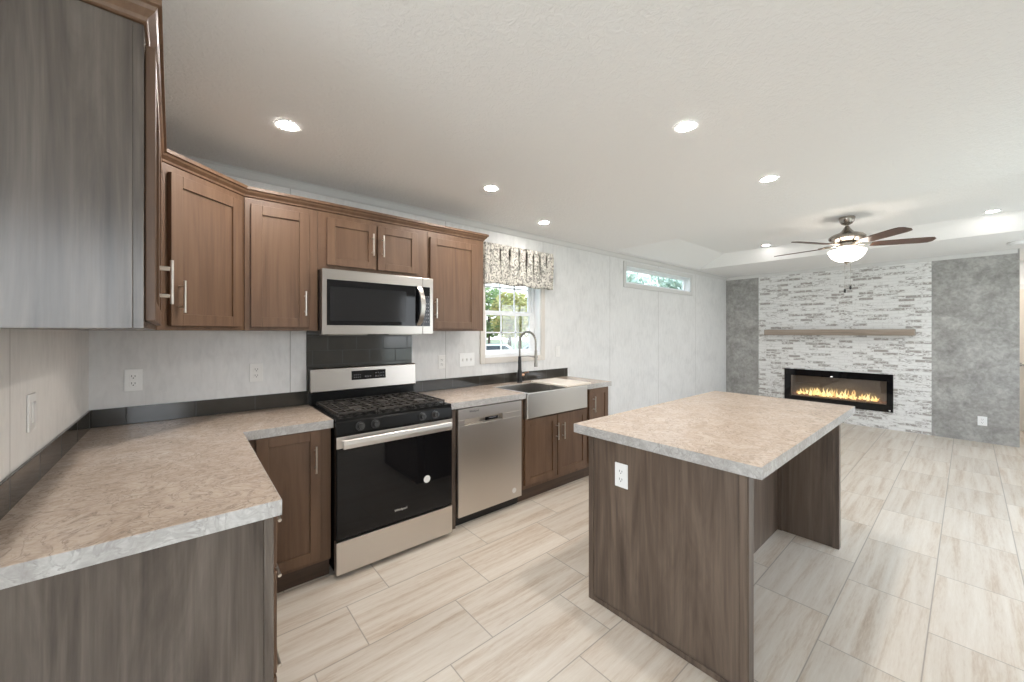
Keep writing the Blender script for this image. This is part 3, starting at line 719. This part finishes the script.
# outline: left return, front, right return
outline = [(0, -.004), (0, -.07), (Wd, -.07), (Wd, -.004)]
pts = []
for a, b in zip(outline[:-1], outline[1:]):
    k = 12 if a[0] == b[0] else 140
    for i in range(k): pts.append((a[0] + (b[0]-a[0]) * i / k, a[1] + (b[1]-a[1]) * i / k, (b[1]-a[1], -(b[0]-a[0]))))
pts.append((*outline[-1], (1, 0)))
rows = 14
grid = []
for j in range(rows + 1):
    t = j / rows; row = []
    for i, (x, y, nn) in enumerate(pts):
        s = x * 1.0 + (-y) * 1.0; l = math.hypot(*nn); nx, ny = -nn[0] / l * -1, nn[1] / l
        amp = .040 * (1 - .6 * t) ; ph = s * 2 * PI / .105 + .9 * math.sin(s * 9)
        off = amp * math.sin(ph) + .006 * math.sin(s * 27 + t * 2) * t
        if t < .12: off *= .6
        sag = .012 * math.sin(s * 20) * t
        px, py = x, y - off if abs(nn[0]) > abs(nn[1]) or True else y
        if abs(nn[0]) < 1e-9 and i > 20: px, py = x + off, y
        elif abs(nn[0]) < 1e-9: px, py = x - off * .2, y
        row.append(m.bm.verts.new((px, min(py, -.003), Ht * (1 - t) - sag * .5)))
    grid.append(row)
for j in range(rows):
    for i in range(len(pts) - 1): m._f([grid[j][i], grid[j][i+1], grid[j+1][i+1], grid[j+1][i]])
v = obj('cloth', m, M['fabric'], r, smooth=True, ang=80); sm = v.modifiers.new('thick', 'SOLIDIFY'); sm.thickness = .002
m = MB(); m.cyl((.01, -.045, Ht - .03), (Wd - .01, -.045, Ht - .03), .008, n=12); obj('rod', m, M['white_trim'], r)

# ------------------------------------------------------------------ island
r = thing('kitchen_island', 'dark brown island base with recessed seating side', 'island', (2.035, -1.65, 0)); zt = .866
WI, XI = -.762, 1.632      # depth towards the seating side, length
m = MB(); m.box(.0, .035, WI, 0, 0, zt); pn = obj('end_panel', m, M['laminate_brown'], r, bevel=.001, label='end panel facing the viewer')
m = MB(); m.box(-.008, .0, -.030, 0, 0, zt); m.box(-.008, 0, WI, WI + .030, 0, zt); m.box(-.006, 0, WI + .030, -.030, 0, .028); obj('edge_molding', m, M['laminate_brown'], pn, bevel=.003)
m = MB(); m.box(-.009, .044, WI - .006, WI, 0, zt); obj('corner_post', m, M['laminate_brown'], pn, bevel=.002)
m = MB(); m.box(.035, XI - .035, -.425, -.001, 0, zt); obj('cabinet_body', m, M['laminate_brown'], r, bevel=.001)
m = MB(); m.box(XI - .035, XI, WI, 0, 0, zt); p2 = obj('end_panel', m, M['laminate_brown'], r, bevel=.001)
m = MB(); m.box(XI - .042, XI + .006, WI - .005, WI, 0, zt); m.box(XI - .042, XI - .035, WI, WI + .03, 0, zt); m.box(XI - .042, XI - .035, -.452, -.426, 0, zt); obj('edge_molding', m, M['laminate_brown'], p2, bevel=.002)
for x0 in (.06, .84):
    m = MB(); m.box(x0, x0 + .73, .0, .018, .12, .84); obj('door', m, M['laminate_brown'], r, bevel=.002)
r = thing('island_countertop', 'thick beige veined laminate top on the island', 'countertop', (2.012, -1.560, 0))
LX, LY = 1.828, -.905
m = MB(); m.box(.002, LX - .002, LY + .002, -.002, .8672, .9142); obj('top', m, M['counter'], r)
m = MB(); m.box(0, LX, LY, LY + .002, .8672, .9130); m.box(0, LX, -.002, 0, .8672, .9130); m.box(0, .002, LY + .002, -.002, .8672, .9130); m.box(LX - .002, LX, LY + .002, -.002, .8672, .9130); obj('edge_band', m, M['counter_edge'], r, label='paler grey edge band')
wall_plate('power_outlet', 'white duplex outlet on the near end of the island', 'outlet', (2.0348, -1.850, .706), -PI / 2, .072, .118, 'duplex')

# ------------------------------------------------------------------ fireplace and mantel
r = thing('electric_fireplace', 'long black linear fireplace set into the brick with lit flames', 'fireplace', (XF, -1.60, .25))
y0, y1, z0, z1 = -.661, .661, 0, .550
m = MB()
m.box(-.022, -.001, y0, y1, z1 - .105, z1); m.box(-.022, -.001, y0, y1, z0, .105); m.box(-.022, -.001, y0, -.592, .105, z1 - .105); m.box(-.022, -.001, .572, y1, .105, z1 - .105)
obj('frame', m, M['black_glass'], r, bevel=.002)
m = MB(); m.box(.085, .09, -.592, .572, .06, .50); m.box(.0, .085, -.597, -.592, .06, .5); m.box(.0, .085, .572, .577, .06, .5); m.box(0, .085, -.592, .572, .06, .07); m.box(0, .085, -.592, .572, .49, .5)
obj('firebox', m, plain('dark_firebox', (.30, .265, .235), .5), r)
m = MB()
for i in range(150):
    m.ell((random.uniform(.01, .078), random.uniform(-.58, .56), .118 + random.uniform(0, .026)), (random.uniform(.006, .014), random.uniform(.008, .022), random.uniform(.006, .014)), 1, .5, i)
eb = obj('ember_bed', m, NT('ember_crystals').set(col=(.35, .22, .17), rough=.25, em=(1.0, .45, .25), es=.10), r); eb['kind'] = 'stuff'
m = MB()
for i in range(64):
    y = -.50 + 1.0 * (i + random.uniform(-.5, .5)) / 63; edge = 1 - abs(y / .56) ** 3
    hh = random.uniform(.05, .16) * (.45 + .55 * edge); ww = random.uniform(.008, .018); x = random.uniform(.03, .065); ph = random.uniform(0, 6)
    m.mi = 1 if random.random() < .5 else 0
    m.tube([(x, y + .014 * math.sin(ph + k * 1.1) * k / 5, .125 + hh * k / 5) for k in range(6)], 0, 8, rs=[ww * .6, ww, ww * .85, ww * .55, ww * .3, ww * .05])
fl = obj('flames', m, [M['flame'], M['flame_core']], r, smooth=True, ang=80); fl['kind'] = 'stuff'
m = MB(); m.box(-.010, -.006, -.592, .572, .105, z1 - .105); obj('glass', m, M['smoke_glass'], r)
m = MB(); m.box(-.0235, -.0222, .02, .05, z1 - .095, z1 - .085); obj('sensor', m, M['led'], r)
m = MB(); m.box(-.0235, -.0222, -.635, -.615, .018, .034); obj('badge', m, M['grey_text'], r)
m = MB(); m.box(-.19, -.001, -.90, .90, -.045, .045); mt = obj('mantel_shelf', m, M['driftwood'], loc=(XF, -1.585, 1.410), bevel=.006); tag(mt, 'weathered wood mantel shelf mounted on the brick wall', 'shelf')

# ------------------------------------------------------------------ ceiling fan
r = thing('ceiling_fan', 'five-blade ceiling fan with lit bowl light in the tray ceiling', 'ceiling fan', (5.66, -2.14, TZ))
m = MB(); m.lathe([(.066, -.001), (.068, -.014), (.060, -.045), (.044, -.072), (.020, -.084), (.0, -.084)]); obj('canopy', m, M['fan_nickel'], r, smooth=True)
m = MB(); m.cyl((0, 0, -.08), (0, 0, -.15), .013); m.lathe([(.016, -.095), (.03, -.12), (.05, -.15), (.07, -.165), (.0, -.165)]); obj('downrod', m, M['fan_nickel'], r, smooth=True)
m = MB(); m.lathe([(.04, -.158), (.085, -.168), (.130, -.186), (.150, -.205), (.152, -.222), (.140, -.236), (.112, -.252), (.09, -.262), (.0, -.264)], n=40); obj('motor_housing', m, M['fan_nickel'], r, smooth=True)
m = MB(); m.lathe([(.07, -.262), (.088, -.275), (.088, -.310), (.06, -.335), (.05, -.352), (.0, -.352)], n=32); obj('switch_housing', m, M['fan_nickel'], r, smooth=True)
m = MB(); m.lathe([(.150, -.346), (.156, -.352), (.150, -.375), (.128, -.415), (.09, -.448), (.04, -.466), (.0, -.468)], n=40); obj('light_bowl', m, M['bowl'], r, smooth=True, label='lit frosted glass bowl')
m = MB(); m.lathe([(.038, -.463), (.028, -.472), (.014, -.480), (.010, -.492), (.0, -.496)], n=20); obj('finial', m, M['fan_nickel'], r, smooth=True)
for k in range(5):
    a = math.radians(9 + 72 * k); zb = -.295
    bm_ = MB(); out = [(.20, -.045), (.24, -.058), (.40, -.064), (.60, -.067), (.655, -.060), (.68, -.03), (.68, .03), (.655, .060), (.60, .067), (.40, .064), (.24, .058), (.20, .045)]
    bm_.prism(out, -.004, .004); b = obj('blade', bm_, M['blade'], r, loc=(0, 0, zb), bevel=.0015)
    b.rotation_euler = (Matrix.Rotation(a, 3, 'Z') @ Matrix.Rotation(math.radians(-11), 3, 'X')).to_euler()
    m = MB(); m.tube([(.085, 0, .012), (.13, 0, .004), (.17, 0, .008), (.20, 0, .007)], 0, 8, rs=[.012, .010, .011, .012]); m.tube([(.18, 0, .008), (.23, -.028, .0075)], .006, 8); m.tube([(.18, 0, .008), (.23, .028, .0075)], .006, 8); m.tube([(.18, 0, .008), (.25, 0, .0075)], .006, 8); obj('blade_iron', m, M['fan_nickel'], b, smooth=True)
for (dx, dy, ln) in ((.02, -.025, .26), (-.03, .012, .295)):
    m = MB(); m.cyl((dx, dy, -.485), (dx, dy, -.485 - ln + .03), .0014, n=6); ch = obj('pull_chain', m, M['fan_nickel'], r)
    m = MB(); m.lathe([(.0, -.485 - ln + .032), (.006, -.485 - ln + .028), (.010, -.485 - ln + .01), (.008, -.485 - ln - .008), (.0, -.485 - ln - .012)], (dx, dy, 0), 14); obj('fob', m, M['black_matte'], ch, smooth=True)

# ------------------------------------------------------------------ recessed lights
def downlight(loc, label, lens=None):
    r = thing('recessed_light', label, 'ceiling light', loc, 0, 'recessed ceiling lights')
    m = MB(); m.lathe([(.041, -.001), (.056, -.001), (.058, -.003), (.056, -.006), (.044, -.005), (.041, -.003)], n=36, caps=False)
    m.bm.faces.ensure_lookup_table(); obj('trim_ring', m, M['fixture_trim'], r, smooth=True)
    m = MB(); m.lathe([(.040, -.0015), (.040, -.0035), (.0, -.0045)], n=32); obj('lens', m, lens or M['lens'], r, smooth=True, label='lit warm white lens')
downlight((.769, -.781, H), 'recessed ceiling light nearest the left wall cabinets')
downlight((2.044, -.766, H), 'recessed ceiling light in front of the right-hand wall cabinet')
downlight((2.94, -.40, H), 'recessed ceiling light near the sink window valance', M['lens_sink'])
downlight((2.286, -2.052, H), 'recessed ceiling light above the near end of the island')
downlight((3.358, -2.099, H), 'recessed ceiling light above the far half of the island')
downlight((6.50, -1.155, TZ), 'recessed light in the tray ceiling on the transom window side of the fan', M['lens_tray'])
downlight((6.50, -3.115, TZ), 'recessed light in the tray ceiling right of the fan', M['lens_tray'])
downlight((8.95, -3.85, H), 'unseen recessed light added to brighten the hall beyond the right grey panel')  # out-of-view lamp added to brighten the hall, no such fixture known
r = thing('smoke_detector', 'low round white detector on the ceiling above the right grey panel', 'smoke detector', (7.60, -3.33, H))
m = MB(); m.lathe([(.085, -.001), (.088, -.012), (.078, -.026), (.05, -.032), (.0, -.033)], n=36); obj('cover', m, M['fixture_trim'], r, smooth=True)
m = MB(); m.lathe([(.060, -.0292), (.062, -.034), (.066, -.034), (.068, -.0282)], n=36, caps=False); obj('grille', m, M['plate'], r, smooth=True)

# ------------------------------------------------------------------ outside the windows
GZ = -.80
m = MB(); m.box(-60, 70, -60, 90, GZ - .2, GZ); struct('ground', m, M['lawn'], 'lawn outside the kitchen window')
m = MB(); m.box(-10, 45, 12, 22, GZ, GZ + .02); struct('driveway', m, M['asphalt'], 'pale gravel drive outside')
def tree(name, label, x, y, crown_z, rad, hgt, mat, n, seed, leaf=.22):
    rnd = random.Random(seed); r = thing(name, label, 'tree', (x, y, GZ))
    m = MB(); top = crown_z - GZ
    m.tube([(0, 0, 0), (.08, .03, top * .4), (0, .1, top * .8), (.05, .05, top)], 0, 10, rs=[.22, .17, .12, .06])
    for k in range(6):
        a = k * 1.05; m.tube([(0, .05, top * .6), (math.cos(a) * rad * .3, math.sin(a) * rad * .3, top * .85), (math.cos(a) * rad * .6, math.sin(a) * rad * .6, top + .1)], 0, 6, rs=[.07, .05, .02])
    obj('trunk', m, M['bark'], r, smooth=True)
    m = MB()
    for k in range(n):
        while True:
            p = Vector((rnd.uniform(-1, 1), rnd.uniform(-1, 1), rnd.uniform(-1, 1)))
            if .35 < p.length < 1 and mnoise.noise(p * 2.2 + Vector((seed, 0, 0))) > -.22: break
        c = Vector((p.x * rad, p.y * rad, top + p.z * hgt)); u = Vector((rnd.gauss(0, 1), rnd.gauss(0, 1), rnd.gauss(0, 1))).normalized(); w_ = u.orthogonal().normalized() * leaf * rnd.uniform(.4, 1); u = u * leaf * rnd.uniform(.6, 1.2)
        m._f([m.bm.verts.new(c + q) for q in (-u, w_, u, -w_)])
    obj('foliage', m, mat, r)
tree('broadleaf_tree', 'yellowing tree seen through the middle of the sink window', 26.2, 28, 3.2, 2.1, 2.5, M['leaf_gold'], 2600, 3)
tree('broadleaf_tree', 'green tree left of the yellowing tree in the sink window', 24.2, 33.5, 4.0, 2.3, 3.2, M['leaf_green'], 2600, 5)
tree('broadleaf_tree', 'green tree right of the yellowing tree in the sink window', 31.6, 32.5, 3.4, 2.5, 2.8, M['leaf_gold'], 2400, 8)
tree('broadleaf_tree', 'far green tree behind the others in the sink window', 35.5, 44, 4.4, 4.2, 3.8, M['leaf_green'], 2600, 21, .35)
tree('broadleaf_tree', 'tree in overexposed pale green filling the right of the transom window', 30.5, 13, 4.1, 3.6, 2.0, M['leaf_overexposed'], 2800, 11, .26)
tree('broadleaf_tree', 'tree in overexposed pale green filling the left of the transom window', 23.0, 13.5, 4.0, 3.4, 1.8, M['leaf_overexposed'], 2800, 14, .26)
def car(label, x, y, paint, ang):
    r = thing('parked_car', label, 'car', (x, y, GZ + .02), ang)
    m = MB(); prof = [(-2.2, .35), (-2.25, .7), (-2.1, .95), (-1.6, 1.02), (-1.0, 1.48), (.7, 1.50), (1.35, 1.02), (2.1, .92), (2.28, .7), (2.25, .35)]
    m.prism(prof, -.86, .86, lambda u, v, q: (u, q, v)); obj('body', m, paint, r, bevel=.06, seg=3, smooth=True)
    m = MB(); m.prism([(-1.45, 1.04), (-.95, 1.40), (.62, 1.42), (1.15, 1.04)], -.868, .868, lambda u, v, q: (u, q, v)); obj('side_window', m, M['car_glass'], r)
    for xx in (-1.4, 1.4):
        for yy in (-.87, .87): m = MB(); m.cyl((xx, yy - .1, .33), (xx, yy + .1, .33), .33, n=24); obj('wheel', m, M['rubber'], r, smooth=True)
car('white parked car seen through the lower panes of the sink window', 14.4, 15.2, M['car_white'], -.70)
car('pale blue parked car behind the faucet in the sink window', 19.2, 15.8, M['car_blue'], -.72)
r = thing('neighbour_house', 'pale sided house seen at the left edge of the sink window', 'house', (15.6, 22.5, GZ), -.6)
m = MB(); m.box(-2.2, 2.2, 0, 6, 0, 2.7); obj('wall', m, M['siding'], r)
m = MB(); m.prism([(-2.6, 2.7), (2.6, 2.7), (0, 3.7)], -.3, 6.3, lambda u, v, q: (u, q, v)); obj('roof', m, M['shingle'], r)
for xx in (-1.2, 1.2): m = MB(); m.box(xx - .4, xx + .4, -.03, -.001, 1.0, 2.0); obj('window', m, M['car_glass'], r)
